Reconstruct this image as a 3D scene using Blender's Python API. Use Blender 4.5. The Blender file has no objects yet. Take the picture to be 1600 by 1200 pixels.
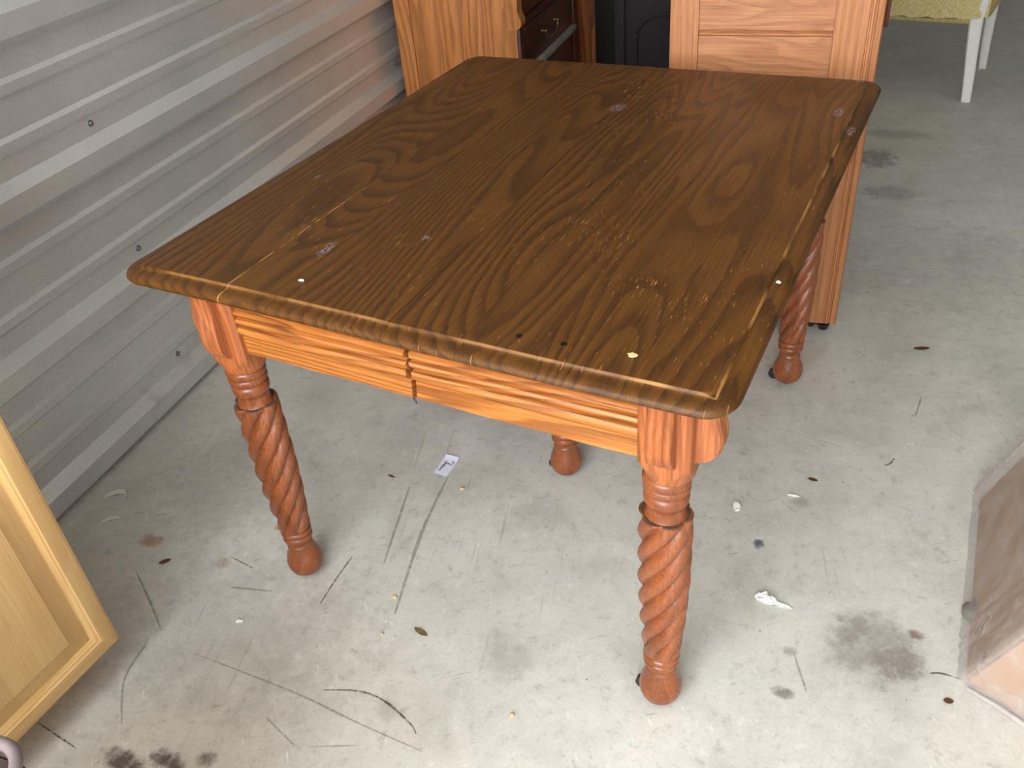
import bpy, bmesh, math, random
from mathutils import Vector, Matrix, noise as mnoise
random.seed(7)
R = math.radians
SC = bpy.context.scene
COL = SC.collection

# ------------------------------------------------------------------ camera
CAM_H, PITCH, ROLL, YAW, FPX = 1.383, 0.6283, -0.0981, 0.3913, 1381.1
def cam_axes():
    f = Vector((-math.sin(YAW)*math.cos(PITCH), math.cos(YAW)*math.cos(PITCH), -math.sin(PITCH)))
    r = f.cross(Vector((0, 0, 1))).normalized(); u = r.cross(f)
    c, s = math.cos(ROLL), math.sin(ROLL)
    return r*c+u*s, u*c-r*s, f
_r, _u, _f = cam_axes()
cam_d = bpy.data.cameras.new('camera'); cam = bpy.data.objects.new('camera', cam_d); COL.objects.link(cam)
cam.matrix_world = Matrix(((_r.x, _u.x, -_f.x, 0), (_r.y, _u.y, -_f.y, 0), (_r.z, _u.z, -_f.z, CAM_H), (0, 0, 0, 1)))
cam_d.sensor_fit = 'HORIZONTAL'; cam_d.sensor_width = 36; cam_d.lens = FPX/1600*36; cam_d.clip_start = 0.05
SC.camera = cam

# ------------------------------------------------------------------ light
w = bpy.data.worlds.new('world'); SC.world = w; w.use_nodes = True
bg = w.node_tree.nodes['Background']; bg.inputs[0].default_value = (0.93, 0.97, 1.0, 1); bg.inputs[1].default_value = 2.0
def area(name, loc, rot, sx, sy, power, col):
    d = bpy.data.lights.new(name, 'AREA'); d.shape = 'RECTANGLE'; d.size = sx; d.size_y = sy; d.energy = power; d.color = col
    o = bpy.data.objects.new(name, d); COL.objects.link(o); o.location = loc; o.rotation_euler = rot
    return o
# daylight entering through the open roll-up door behind the photographer
area('door_daylight', (-0.42, -1.1, 1.55), (R(78), 0, R(-6)), 1.6, 1.9, 101, (1.0, 0.992, 0.98))
SC.view_settings.view_transform = 'Standard'; SC.view_settings.look = 'None'
SC.view_settings.gamma = 1; SC.view_settings.use_curve_mapping = False
SC.view_settings.exposure = 0.0

# ------------------------------------------------------------------ node helpers
def srgb(r, g, b):
    def l(c):
        c /= 255
        return c/12.92 if c <= 0.04045 else ((c+0.055)/1.055)**2.4
    return (l(r), l(g), l(b), 1)
class NT:
    def __init__(s, name):
        s.m = bpy.data.materials.new(name); s.m.use_nodes = True; s.t = s.m.node_tree
        s.b = s.t.nodes['Principled BSDF']; s.out = s.t.nodes['Material Output']
        s.m.diffuse_color = (0.5, 0.5, 0.5, 1)
    def n(s, typ, **kw):
        x = s.t.nodes.new(typ)
        for k, v in kw.items(): setattr(x, k, v)
        return x
    def put(s, sock, v):
        if v is None: return
        if isinstance(v, bpy.types.NodeSocket): s.t.links.new(v, sock)
        else: sock.default_value = v
    def math(s, op, a, b=None, c=None, clamp=False):
        x = s.n('ShaderNodeMath', operation=op, use_clamp=clamp)
        s.put(x.inputs[0], a); s.put(x.inputs[1], b); s.put(x.inputs[2], c)
        return x.outputs[0]
    def noise(s, vec, scale=1, detail=2, rough=0.5, dist=0.0):
        x = s.n('ShaderNodeTexNoise'); s.put(x.inputs['Vector'], vec)
        x.inputs['Scale'].default_value = scale; x.inputs['Detail'].default_value = detail
        x.inputs['Roughness'].default_value = rough; x.inputs['Distortion'].default_value = dist
        return x.outputs['Fac']
    def sep(s, v):
        x = s.n('ShaderNodeSeparateXYZ'); s.put(x.inputs[0], v); return x.outputs
    def comb(s, a, b, c):
        x = s.n('ShaderNodeCombineXYZ'); s.put(x.inputs[0], a); s.put(x.inputs[1], b); s.put(x.inputs[2], c); return x.outputs[0]
    def mr(s, v, a, b, c=0.0, d=1.0, smooth=True):
        x = s.n('ShaderNodeMapRange', interpolation_type='SMOOTHSTEP' if smooth else 'LINEAR'); s.put(x.inputs[0], v)
        for i, q in zip((1, 2, 3, 4), (a, b, c, d)): s.put(x.inputs[i], q)
        return x.outputs[0]
    def mix(s, f, a, b, mode='MIX'):
        x = s.n('ShaderNodeMix', data_type='RGBA', blend_type=mode)
        s.put(x.inputs[0], f); s.put(x.inputs[6], a); s.put(x.inputs[7], b); return x.outputs[2]
    def coord(s, which='Object'):
        return s.n('ShaderNodeTexCoord').outputs[which]
    def bump(s, h, strength=0.3, dist=0.002, normal=None):
        x = s.n('ShaderNodeBump'); x.inputs['Strength'].default_value = strength; x.inputs['Distance'].default_value = dist
        s.put(x.inputs['Height'], h); s.put(x.inputs['Normal'], normal); s.put(s.b.inputs['Normal'], x.outputs[0]); return x.outputs[0]
    def fin(s, col=None, rough=None, metal=None, **kw):
        s.put(s.b.inputs['Base Color'], col); s.put(s.b.inputs['Roughness'], rough); s.put(s.b.inputs['Metallic'], metal)
        for k, v in kw.items(): s.put(s.b.inputs[k], v)
        return s.m

def wood(name, light, mid, dark, axis=2, fa=6, fl=1.1, rings=9, ka=8, rough=0.42, pore=0.5, ring_amt=0.75, bump=0.25, coat=0.0, extra=None, spec=0.5):
    t = NT(name)
    o = t.sep(t.coord()); rnd = t.n('ShaderNodeObjectInfo').outputs['Random']
    L = o[axis]; A, B = [o[i] for i in range(3) if i != axis]
    off = t.math('MULTIPLY', rnd, 37.0)
    LL = t.math('ADD', L, off)
    low = t.noise(t.comb(t.math('MULTIPLY', A, fa), t.math('MULTIPLY', LL, fl), t.math('MULTIPLY', B, fa)), 1, 1.5, 0.45, 0.15)
    wob = t.noise(t.comb(t.math('MULTIPLY', A, 60), t.math('MULTIPLY', LL, 9), t.math('MULTIPLY', B, 60)), 1, 2)
    ph = t.math('ADD', t.math('MULTIPLY', low, rings), t.math('MULTIPLY', t.math('ADD', A, B), ka))
    ph = t.math('ADD', ph, t.math('MULTIPLY', wob, 0.35))
    fr = t.math('FRACT', ph)
    ring = t.math('MULTIPLY', t.mr(fr, 0.25, 0.85), t.mr(fr, 1.0, 0.9))
    fine = t.noise(t.comb(t.math('MULTIPLY', A, 330), t.math('MULTIPLY', LL, 7), t.math('MULTIPLY', B, 330)), 1, 3, 0.6)
    pr = t.noise(t.comb(t.math('MULTIPLY', A, 620), t.math('MULTIPLY', LL, 22), t.math('MULTIPLY', B, 620)), 1, 2, 0.6)
    pores = t.math('MULTIPLY', t.mr(pr, 0.56, 0.68), t.math('ADD', 0.35, t.math('MULTIPLY', ring, 0.65)))
    blotch = t.noise(t.comb(t.math('MULTIPLY', A, 7), t.math('MULTIPLY', LL, 3), t.math('MULTIPLY', B, 7)), 1, 3)
    c = t.mix(t.mr(fine, 0.3, 0.7), light, mid)
    c = t.mix(t.math('MULTIPLY', ring, ring_amt), c, dark)
    c = t.mix(t.math('MULTIPLY', pores, pore), c, dark)
    c = t.mix(t.mr(blotch, 0.35, 0.7, 0.0, 0.35), c, mid)
    ro = t.mr(blotch, 0.3, 0.7, rough-0.06, rough+0.08)
    if extra: c, ro = extra(t, c, ro, A, L, B, fine, pr)
    h = t.math('SUBTRACT', t.math('MULTIPLY', fine, 0.3), t.math('ADD', t.math('MULTIPLY', pores, 0.7), t.math('MULTIPLY', ring, 0.3)))
    t.bump(h, bump, 0.0015)
    return t.fin(c, ro, None, **{'Coat Weight': coat, 'Coat Roughness': 0.3, 'Specular IOR Level': spec})

def plain(name, col, rough=0.5, metal=0.0, var=0.12, scale=30, bump=0.1, **kw):
    t = NT(name); n = t.noise(t.coord(), scale, 4, 0.6)
    c2 = tuple(x*(1-var*2) for x in col[:3])+(1,)
    t.bump(n, bump, 0.002)
    return t.fin(t.mix(t.mr(n, 0.3, 0.7), col, c2), rough, metal, **kw)

# ------------------------------------------------------------------ mesh helpers
def link(name, me, mat=None, parent=None, smooth=None):
    if mat and not me.materials: me.materials.append(mat)
    if smooth is not None:
        me.polygons.foreach_set('use_smooth', [True]*len(me.polygons))
        me.set_sharp_from_angle(angle=R(smooth))
    o = bpy.data.objects.new(name, me); COL.objects.link(o)
    if parent: o.parent = parent
    return o
def mesh(name, v, f):
    me = bpy.data.meshes.new(name); me.from_pydata(v, [], f); me.validate(); me.update()
    bm = bmesh.new(); bm.from_mesh(me); bmesh.ops.recalc_face_normals(bm, faces=bm.faces); bm.to_mesh(me); bm.free()
    return me
def obj(name, v, f, mat, parent=None, smooth=None): return link(name, mesh(name, v, f), mat, parent, smooth)
def box_me(name, lo, hi, bev=0.0, seg=2):
    bm = bmesh.new(); bmesh.ops.create_cube(bm, size=1)
    for q in bm.verts: q.co = Vector([(lo[i]+hi[i])/2+q.co[i]*(hi[i]-lo[i]) for i in range(3)])
    if bev: bmesh.ops.bevel(bm, geom=bm.edges[:]+bm.verts[:], offset=bev, segments=seg, affect='EDGES', profile=0.6)
    me = bpy.data.meshes.new(name); bm.to_mesh(me); bm.free(); return me
def box(name, lo, hi, mat, parent=None, bev=0.002, seg=2): return link(name, box_me(name, lo, hi, bev, seg), mat, parent, 40 if bev else None)
def grid_surface(rows, close_u=False, close_v=False, cap=False):
    """rows: list of equal-length lists of points -> verts, faces"""
    n = len(rows[0]); v = [p for r in rows for p in r]; f = []
    for i in range(len(rows)-(0 if close_v else 1)):
        i2 = (i+1) % len(rows)
        for j in range(n-(0 if close_u else 1)):
            j2 = (j+1) % n
            f.append((i*n+j, i*n+j2, i2*n+j2, i2*n+j))
    if cap:
        f.append(tuple(range(n-1, -1, -1))); f.append(tuple((len(rows)-1)*n+j for j in range(n)))
    return v, f
def lathe(name, prof, mat, parent=None, seg=32, smooth=50):
    rows = [[(r*math.cos(2*math.pi*k/seg), r*math.sin(2*math.pi*k/seg), z) for k in range(seg)] for r, z in prof]
    v, f = grid_surface(rows, close_u=True, cap=True); return obj(name, v, f, mat, parent, smooth)
def tube_geo(pts, rad, seg=8):
    rows = []; P = [Vector(p) for p in pts]
    for i, p in enumerate(P):
        d = (P[min(i+1, len(P)-1)]-P[max(i-1, 0)]).normalized()
        a = d.cross(Vector((0, 0, 1)) if abs(d.z) < 0.9 else Vector((1, 0, 0))).normalized(); b = d.cross(a)
        r = rad[i] if isinstance(rad, (list, tuple)) else rad
        rows.append([tuple(p+a*r*math.cos(2*math.pi*k/seg)+b*r*math.sin(2*math.pi*k/seg)) for k in range(seg)])
    return grid_surface(rows, close_u=True, cap=True)
def tube(name, pts, rad, mat, parent=None, seg=8):
    v, f = tube_geo(pts, rad, seg); return obj(name, v, f, mat, parent, 50)
def extrude_y(name, poly, y0, y1, mat, parent=None, smooth=None):
    """poly: list of (x, z) -> prism along y"""
    v, f = grid_surface([[(x, y0, z) for x, z in poly], [(x, y1, z) for x, z in poly]], close_u=True, cap=True)
    return obj(name, v, f, mat, parent, smooth)
def empty(name, loc=(0, 0, 0), rz=0):
    o = bpy.data.objects.new(name, None); COL.objects.link(o); o.location = loc; o.rotation_euler = (0, 0, rz); o.empty_display_size = 0.1
    return o
def tag(o, label, cat, group=None):
    o['label'] = label; o['category'] = cat
    if group: o['group'] = group
    return o
def struct(o, label=None):
    o['kind'] = 'structure'
    if label: o['label'] = label
    return o
def interp(x, xs, ys):
    if x <= xs[0]: return ys[0]
    for i in range(len(xs)-1):
        if x <= xs[i+1]: return ys[i]+(ys[i+1]-ys[i])*(x-xs[i])/(xs[i+1]-xs[i])
    return ys[-1]

# ------------------------------------------------------------------ materials
W, D, H = 0.991, 1.204, 0.75
def top_extra(t, c, ro, A, L, B, fine, pr):
    tan = srgb(176, 128, 70)
    aA, aL = t.math('ABSOLUTE', A), t.math('ABSOLUTE', L)
    s = t.math('MINIMUM', t.math('SUBTRACT', W/2, aA), t.math('SUBTRACT', D/2, aL))
    # lip edge rubbed through to bare wood
    wn = t.noise(t.comb(A, L, 0.0), 9, 3)
    sd = t.math('ABSOLUTE', t.math('SUBTRACT', s, 0.0275))
    lipw = t.math('MULTIPLY', t.mr(sd, 0.0022, 0.0006), t.mr(wn, 0.42, 0.6))
    # short scratches running with the grain
    sc = t.noise(t.comb(t.math('MULTIPLY', A, 430), t.math('MULTIPLY', L, 34), 3.0), 1, 1, 0.5)
    msk = t.noise(t.comb(t.math('MULTIPLY', A, 5), t.math('MULTIPLY', L, 4), 9.0), 1, 2)
    scr = t.math('MULTIPLY', t.mr(sc, 0.70, 0.755), t.mr(msk, 0.38, 0.6))
    # worn patches
    def patch(u, v, ru, rv):
        du = t.math('DIVIDE', t.math('SUBTRACT', A, u), ru); dv = t.math('DIVIDE', t.math('SUBTRACT', L, v), rv)
        return t.mr(t.math('ADD', t.math('MULTIPLY', du, du), t.math('MULTIPLY', dv, dv)), 1.0, 0.0)
    pt = None
    for a in ((-0.322, -0.255, 0.022, 0.035), (-0.286, -0.37, 0.02, 0.07), (-0.29, -0.21, 0.03, 0.02), (-0.2, -0.264, 0.02, 0.05), (-0.203, -0.43, 0.022, 0.03), (-0.109, -0.367, 0.02, 0.03), (0.014, 0.436, 0.05, 0.12), (0.118, 0.296, 0.03, 0.06), (0.068, 0.21, 0.04, 0.03), (0.16, -0.22, 0.05, 0.09), (0.216, -0.25, 0.04, 0.07), (0.372, -0.405, 0.03, 0.05), (0.299, -0.365, 0.05, 0.05)):
        p = patch(*a); pt = p if pt is None else t.math('MAXIMUM', pt, p)
    stripes = t.noise(t.comb(t.math('MULTIPLY', A, 420), t.math('MULTIPLY', L, 36), 1.0), 1, 2, 0.6)
    ptw = t.math('MULTIPLY', t.math('SQRT', pt), t.mr(stripes, 0.60, 0.69))
    # split running in from the front on the left board
    cr = t.math('ABSOLUTE', t.math('SUBTRACT', A, t.math('ADD', -0.281, t.math('MULTIPLY', t.noise(t.comb(0.0, t.math('MULTIPLY', L, 12), 0.0), 1, 2), 0.004))))
    crk = t.math('MULTIPLY', t.math('MULTIPLY', t.mr(cr, 0.0022, 0.0008), t.mr(L, -0.2, -0.28)), t.mr(t.noise(t.comb(A, L, 2.0), 40, 3), 0.42, 0.56))
    allw = t.math('MAXIMUM', t.math('MAXIMUM', t.math('MULTIPLY', lipw, t.mr(A, 0.25, 0.45, 0.3, 0.85)), t.math('MULTIPLY', scr, 0.8)), t.math('MAXIMUM', t.math('MULTIPLY', ptw, 0.75), t.math('MULTIPLY', crk, 0.65)))
    c = t.mix(allw, c, tan)
    # dusty haze spots
    ds = t.noise(t.comb(A, L, 4.0), 26, 4, 0.7)
    c = t.mix(t.mr(ds, 0.66, 0.8, 0.0, 0.3), c, srgb(120, 110, 105))
    # dowel plugs
    for (u, v) in ((0.193, -0.541), (0.256, -0.537)):
        d = t.math('SQRT', t.math('ADD', t.math('POWER', t.math('SUBTRACT', A, u), 2), t.math('POWER', t.math('SUBTRACT', L, v), 2)))
        c = t.mix(t.mr(d, 0.0055, 0.004), c, srgb(25, 14, 8))
    # chalky white rub marks
    for (u, v, ru, rv) in ((-0.203, -0.428, .012, .03), (-.395, -.19, .006, .009), (0.451, 0.572, .02, .012), (0.441, 0.373, .012, .03), (0.477, 0.294, .01, .03), (.014, .30, .02, .03), (-.07, -.34, .008, .012)):
        p = t.math('MULTIPLY', patch(u, v, ru, rv), t.mr(t.noise(t.comb(A, L, 6.0), 160, 3), 0.42, 0.6))
        c = t.mix(t.math('MULTIPLY', p, 0.55), c, srgb(150, 146, 150))
    ro = t.math('ADD', ro, t.math('MULTIPLY', allw, 0.25))
    return c, ro
M = {}
M['top'] = wood('tabletop_oak', srgb(99, 63, 23), srgb(80, 49, 16), srgb(34, 19, 8), axis=1, fa=4.5, fl=0.8, rings=24, ka=24, rough=0.38, pore=0.8, ring_amt=0.5, bump=0.22, extra=top_extra, spec=0.24)
M['apron'] = wood('apron_oak', srgb(190, 124, 60), srgb(166, 100, 44), srgb(96, 50, 20), axis=0, fa=16, fl=1.8, rings=7, ka=60, rough=0.42, pore=0.9, ring_amt=0.6)
M['apron_side'] = wood('apron_side_oak', srgb(190, 124, 60), srgb(166, 100, 44), srgb(96, 50, 20), axis=1, fa=14, fl=1.6, rings=5, ka=10, rough=0.42, pore=0.55, ring_amt=0.55)
def leg_extra(t, c, ro, A, L, B, fine, pr):
    co = t.coord(); n = t.noise(co, 70, 4, 0.7); n2 = t.noise(co, 210, 2, 0.6)
    w_ = t.math('MULTIPLY', t.mr(n2, 0.62, 0.72), t.mr(n, 0.45, 0.62))
    c = t.mix(t.math('MULTIPLY', w_, 0.55), c, srgb(214, 158, 108))
    c = t.mix(t.mr(n, 0.52, 0.72, 0, 0.5), c, srgb(100, 52, 28))
    return c, t.math('ADD', ro, t.mr(n, 0.4, 0.7, -0.06, 0.12))
M['leg'] = wood('turned_leg_wood', srgb(150, 86, 50), srgb(126, 68, 36), srgb(78, 40, 20), axis=2, fa=9, fl=2.5, rings=4, ka=12, rough=0.29, pore=0.4, ring_amt=0.4, bump=0.12, extra=leg_extra)
M['block'] = wood('leg_block_wood', srgb(176, 106, 60), srgb(152, 84, 44), srgb(100, 52, 26), axis=2, fa=16, fl=2.5, rings=6, ka=50, rough=0.42, pore=0.8, ring_amt=0.45)
M['oak_right'] = wood('washed_oak_vertical', srgb(188, 131, 86), srgb(168, 108, 64), srgb(120, 72, 38), axis=2, fa=6, fl=.5, rings=3, ka=60, rough=0.5, pore=0.5, ring_amt=0.3)
M['oak_right_h'] = wood('washed_oak_horizontal', srgb(188, 132, 90), srgb(168, 110, 70), srgb(122, 74, 42), axis=0, fa=9, fl=2.5, rings=14, ka=30, rough=0.5, pore=0.55, ring_amt=0.35)
M['oak_left'] = wood('honey_oak_vertical', srgb(198, 134, 74), srgb(176, 108, 52), srgb(112, 62, 28), axis=2, fa=6, fl=.8, rings=12, ka=34, rough=0.48, pore=0.6, ring_amt=0.5)
M['dark_shaded_red'] = wood('dark_shaded_red_wood', srgb(92, 40, 20), srgb(70, 28, 14), srgb(34, 12, 6), axis=1, fa=8, fl=1, rings=5, ka=8, rough=0.35, pore=0.4)  # shade on the drawer fronts is put into this dark red
M['brownwood'] = wood('brown_wardrobe_wood', srgb(150, 88, 40), srgb(124, 70, 30), srgb(70, 36, 16), axis=2, fa=8, fl=1, rings=5, ka=8, rough=0.42)
M['maple'] = wood('light_maple', srgb(222, 186, 130), srgb(208, 168, 108), srgb(186, 142, 86), axis=2, fa=7, fl=1.2, rings=5, ka=10, rough=0.4, pore=0.25, ring_amt=0.35, bump=0.08)
M['maple_h'] = wood('light_maple_horizontal', srgb(222, 186, 130), srgb(208, 168, 108), srgb(186, 142, 86), axis=1, fa=7, fl=1.2, rings=5, ka=10, rough=0.4, pore=0.25, ring_amt=0.35, bump=0.08)
M['brass'] = plain('aged_brass', srgb(150, 130, 90), 0.35, 0.9)
M['caster'] = plain('black_caster', srgb(38, 36, 35), 0.45)
M['fold_grey'] = plain('grey_fold_shade', srgb(120, 117, 110), 0.6)  # grey for the shade in a fold of the wrap
M['grime'] = plain('dusty_shoulder', srgb(74, 56, 42), 0.8, scale=150)
M['dust_rail'] = plain('dusty_rail', srgb(150, 144, 132), 0.6)
M['white_paint'] = plain('white_paint', srgb(242, 242, 238), 0.4, var=0.03)
M['purple'] = plain('purple_fabric', srgb(22, 12, 21), 0.85, scale=400, bump=0.3)
M['black'] = plain('black_plastic', srgb(16, 15, 16), 0.35)
M['basket_rim'] = plain('pale_rim', srgb(128, 116, 118), 0.55)
M['basket_dark'] = plain('dark_wicker', srgb(70, 58, 56), 0.6)
M['basket_strip'] = plain('tan_strip', srgb(168, 150, 132), 0.6)
M['paper'] = plain('white_paper', srgb(226, 228, 246), 0.6, var=0.02)
M['ink'] = plain('black_ink', srgb(18, 16, 24), 0.5)
M['screw'] = plain('zinc_screw', srgb(150, 152, 150), 0.35, 0.8)
M['leaf_brown'] = plain('dry_leaf', srgb(92, 58, 34), 0.7, scale=200)
M['leaf_olive'] = plain('olive_leaf', srgb(112, 100, 60), 0.7, scale=200)
M['kernel'] = plain('kernel', srgb(214, 190, 130), 0.6)
M['tissue'] = plain('tissue', srgb(232, 232, 226), 0.8)
M['chip'] = plain('wood_chip', srgb(196, 156, 100), 0.7)
M['clear_scrap'] = plain('plastic_scrap', srgb(226, 222, 206), 0.35)

def fabric():
    t = NT('olive_upholstery'); co = t.coord(); o = t.sep(co)
    n = t.noise(co, 160, 3, 0.6); d = t.noise(t.comb(t.math('MULTIPLY', t.math('ADD', o[0], o[2]), 40), t.math('MULTIPLY', t.math('SUBTRACT', o[0], o[2]), 150), o[1]), 1, 3)
    f = t.math('ADD', t.math('MULTIPLY', n, 0.5), t.math('MULTIPLY', d, 0.5))
    t.bump(f, 0.5, 0.003)
    return t.fin(t.mix(t.mr(f, 0.35, 0.65), srgb(186, 168, 112), srgb(226, 210, 154)), 0.85)
M['fabric'] = fabric()

def metal_wall():
    t = NT('galvanised_steel'); co = t.coord(); o = t.sep(co)
    n1 = t.noise(co, 3, 4, 0.6); n2 = t.noise(co, 260, 2, 0.7)
    st = t.noise(t.comb(o[0], t.math('MULTIPLY', o[1], 1.5), t.math('MULTIPLY', o[2], 70)), 1, 3)
    c = t.mix(t.mr(n1, 0.3, 0.7), srgb(222, 222, 218), srgb(208, 209, 207))
    c = t.mix(t.math('MULTIPLY', t.mr(n2, 0.45, 0.62), 0.25), c, srgb(158, 160, 160))
    # chalky drips and rubbed marks
    dr = t.noise(t.comb(0.0, t.math('MULTIPLY', o[1], 90), t.math('MULTIPLY', o[2], 14)), 1, 2)
    dm = t.noise(co, 5, 2)
    c = t.mix(t.math('MULTIPLY', t.mr(dr, 0.7, 0.78), t.mr(dm, 0.55, 0.7)), c, srgb(220, 220, 214))
    gr = t.noise(t.comb(0.0, t.math('MULTIPLY', o[1], 7), t.math('MULTIPLY', o[2], 7)), 1, 5, 0.7)
    c = t.mix(t.math('MULTIPLY', t.mr(gr, 0.55, 0.75), t.mr(o[2], 0.3, 0.0, 0.0, 0.5)), c, srgb(140, 130, 112))
    t.bump(t.math('ADD', n2, t.math('MULTIPLY', n1, 3)), 0.05, 0.004)
    ro = t.math('ADD', t.mr(n2, 0.3, 0.7, 0.27, 0.37), t.math('MULTIPLY', st, 0.06))
    return t.fin(c, ro, 0.5)
M['steel'] = metal_wall()
M['ceiling_white'] = plain('white_insulation_ceiling', srgb(242, 241, 238), 0.7, 0.0, var=0.03, scale=4, bump=0.02)
M['steel_plain'] = plain('painted_steel_sheet', srgb(176, 176, 172), 0.5, 0.3, var=0.05, scale=4, bump=0.02)

def concrete():
    t = NT('worn_concrete'); co = t.coord(); o = t.sep(co); X, Y = o[0], o[1]
    n1 = t.noise(co, 1.3, 6, 0.62); n2 = t.noise(co, 7, 6, 0.65, 0.4); n3 = t.noise(co, 60, 4, 0.65)
    base = t.mix(t.mr(n1, 0.3, 0.7), srgb(200, 199, 192), srgb(186, 185, 178))
    base = t.mix(t.mr(n2, 0.42, 0.72, 0, 0.55), base, srgb(212, 211, 204))
    base = t.mix(t.mr(n2, 0.48, 0.28, 0, 0.5), base, srgb(168, 167, 158))
    base = t.mix(t.mr(n3, 0.5, 0.8, 0, 0.35), base, srgb(158, 157, 150))
    n4 = t.noise(co, 34, 9, 0.78, 0.3); n5 = t.noise(co, 190, 3, 0.7)
    base = t.mix(t.mr(n4, 0.47, 0.32, 0, 0.55), base, srgb(142, 140, 131))
    base = t.mix(t.mr(n4, 0.54, 0.70, 0, 0.5), base, srgb(224, 223, 216))
    base = t.mix(t.mr(n5, 0.55, 0.75, 0, 0.4), base, srgb(138, 136, 129))
    base = t.mix(t.mr(n5, 0.42, 0.25, 0, 0.4), base, srgb(226, 225, 219))
    # scuffs in two directions
    def scuff(ang, sa, sl, lo, hi, seed):
        c, s = math.cos(ang), math.sin(ang)
        a = t.math('ADD', t.math('MULTIPLY', X, -s), t.math('MULTIPLY', Y, c)); l = t.math('ADD', t.math('MULTIPLY', X, c), t.math('MULTIPLY', Y, s))
        return t.mr(t.noise(t.comb(t.math('MULTIPLY', a, sa), t.math('MULTIPLY', l, sl), seed), 1, 3, 0.6), lo, hi)
    m1 = t.mr(t.noise(co, 2.2, 3), 0.45, 0.65)
    base = t.mix(t.math('MULTIPLY', t.math('MULTIPLY', scuff(1.75, 85, 3.5, 0.6, 0.72, 1.0), m1), 0.45), base, srgb(118, 116, 110))
    base = t.mix(t.math('MULTIPLY', scuff(0.5, 160, 12, 0.66, 0.73, 5.0), 0.5), base, srgb(120, 117, 110))
    base = t.mix(t.math('MULTIPLY', scuff(2.2, 190, 18, 0.66, 0.72, 8.0), 0.7), base, srgb(222, 221, 214))
    fl = t.noise(co, 140, 2, 0.5)
    base = t.mix(t.mr(fl, 0.7, 0.76, 0, 0.6), base, srgb(226, 225, 218))
    pit = t.noise(t.comb(X, Y, 7.0), 110, 2, 0.5)
    base = t.mix(t.mr(pit, 0.72, 0.78, 0, 0.7), base, srgb(92, 86, 76))
    # individual stains and broad faint darker patches: x, y, radius x, radius y, amount, colour
    brown = srgb(96, 86, 74); dark = srgb(62, 54, 46); rust = srgb(150, 106, 66)
    wob = t.math('MULTIPLY', t.math('SUBTRACT', t.noise(co, 26, 6, 0.72), 0.5), 4.5)
    for (x, y, rx, ry, am, cc) in ((0.187, 1.142, .085, .085, .42, brown), (0.225, 1.118, .05, .035, .45, brown), (0.150, 1.175, .03, .045, .3, brown), (-1.03, .55, .05, .022, .9, dark), (-.952, .573, .035, .02, .9, dark), (-.885, .598, .022, .015, .7, dark),
                 (.155, 3.43, .075, .09, .5, dark), (.2, 3.13, .1, .06, .35, dark), (.22, 3.69, .12, .05, .3, dark), (-.038, 1.344, .011, .014, .9, srgb(70, 74, 92)), (.03, 1.49, .022, .02, .35, brown),
                 (.046, 1.091, .014, .01, .5, brown), (.258, 1.192, .014, .012, .7, srgb(110, 78, 60)), (.04, 1.0, .02, .012, .6, dark), (-1.328, 1.014, .03, .02, .7, rust), (-1.12, 1.0, .02, .016, .35, rust), (-.45, .93, .05, .05, .22, brown), (-.62, .77, .03, .025, .25, brown),
                 (-.8, 1.35, .12, .08, .18, brown), (-1.25, 1.25, .2, .2, .22, brown), (-1.0, .85, .3, .2, .22, brown), (.35, 2.6, .3, .3, .15, dark)):
        du = t.math('DIVIDE', t.math('SUBTRACT', X, x), rx); dv = t.math('DIVIDE', t.math('SUBTRACT', Y, y), ry)
        r = t.math('ADD', t.math('ADD', t.math('MULTIPLY', du, du), t.math('MULTIPLY', dv, dv)), wob)
        base = t.mix(t.mr(r, 1.5, 0.0, 0, am), base, cc)
    t.bump(t.math('ADD', t.math('MULTIPLY', n3, 0.6), n2), 0.12, 0.004)
    return t.fin(base, t.mr(n2, 0.3, 0.7, 0.48, 0.68), None, **{'Specular IOR Level': 0.35})
M['concrete'] = concrete()
def mark_mat(name, col, amount):
    t = NT(name); n = t.noise(t.coord(), 120, 3, 0.7)
    tr = t.n('ShaderNodeBsdfTransparent'); mx = t.n('ShaderNodeMixShader')
    t.put(mx.inputs[0], t.mr(n, 0.3, 0.6, 0.1, amount)); t.t.links.new(tr.outputs[0], mx.inputs[1]); t.t.links.new(t.b.outputs[0], mx.inputs[2])
    t.t.links.new(mx.outputs[0], t.out.inputs[0]); return t.fin(col, 0.7)
M['mark_dark'] = mark_mat('dark_scuff', srgb(84, 76, 66), 0.75)
M['mark_faint'] = mark_mat('faint_scuff', srgb(110, 104, 94), 0.36)
M['mark_white'] = mark_mat('white_scuff', srgb(228, 227, 220), 0.8)

# ------------------------------------------------------------------ room shell
WX = -1.606
Y0, Y1, XR, ZC = -1.2, 6.6, 2.4, 2.5
floor = struct(obj('floor', [(WX-.05, Y0-2, 0), (XR+.05, Y0-2, 0), (XR+.05, Y1, 0), (WX-.05, Y1, 0), (WX-.05, Y0-2, -.1), (XR+.05, Y0-2, -.1), (XR+.05, Y1, -.1), (WX-.05, Y1, -.1)],
    [(0, 1, 2, 3), (7, 6, 5, 4), (0, 4, 5, 1), (1, 5, 6, 2), (2, 6, 7, 3), (3, 7, 4, 0)], M['concrete']), 'grey worn concrete floor')
PER = 0.3213
prof = [(WX, 0.0)]
tops = [0.085+PER*k for k in range(0, 9)]
sect = []
for tz in tops:
    sect += [(0, tz-.088), (.030, tz-.066), (.030, tz-.022), (0, tz)]
    for mz in (tz+PER-.138, tz+PER-.242):
        sect += [(0, mz-.036), (.008, mz-.028), (.008, mz-.009), (0, mz)]
sect = [(max(0, x), z) for x, z in sect if 0.003 < z < ZC]
sect.sort(key=lambda q: q[1])
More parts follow.
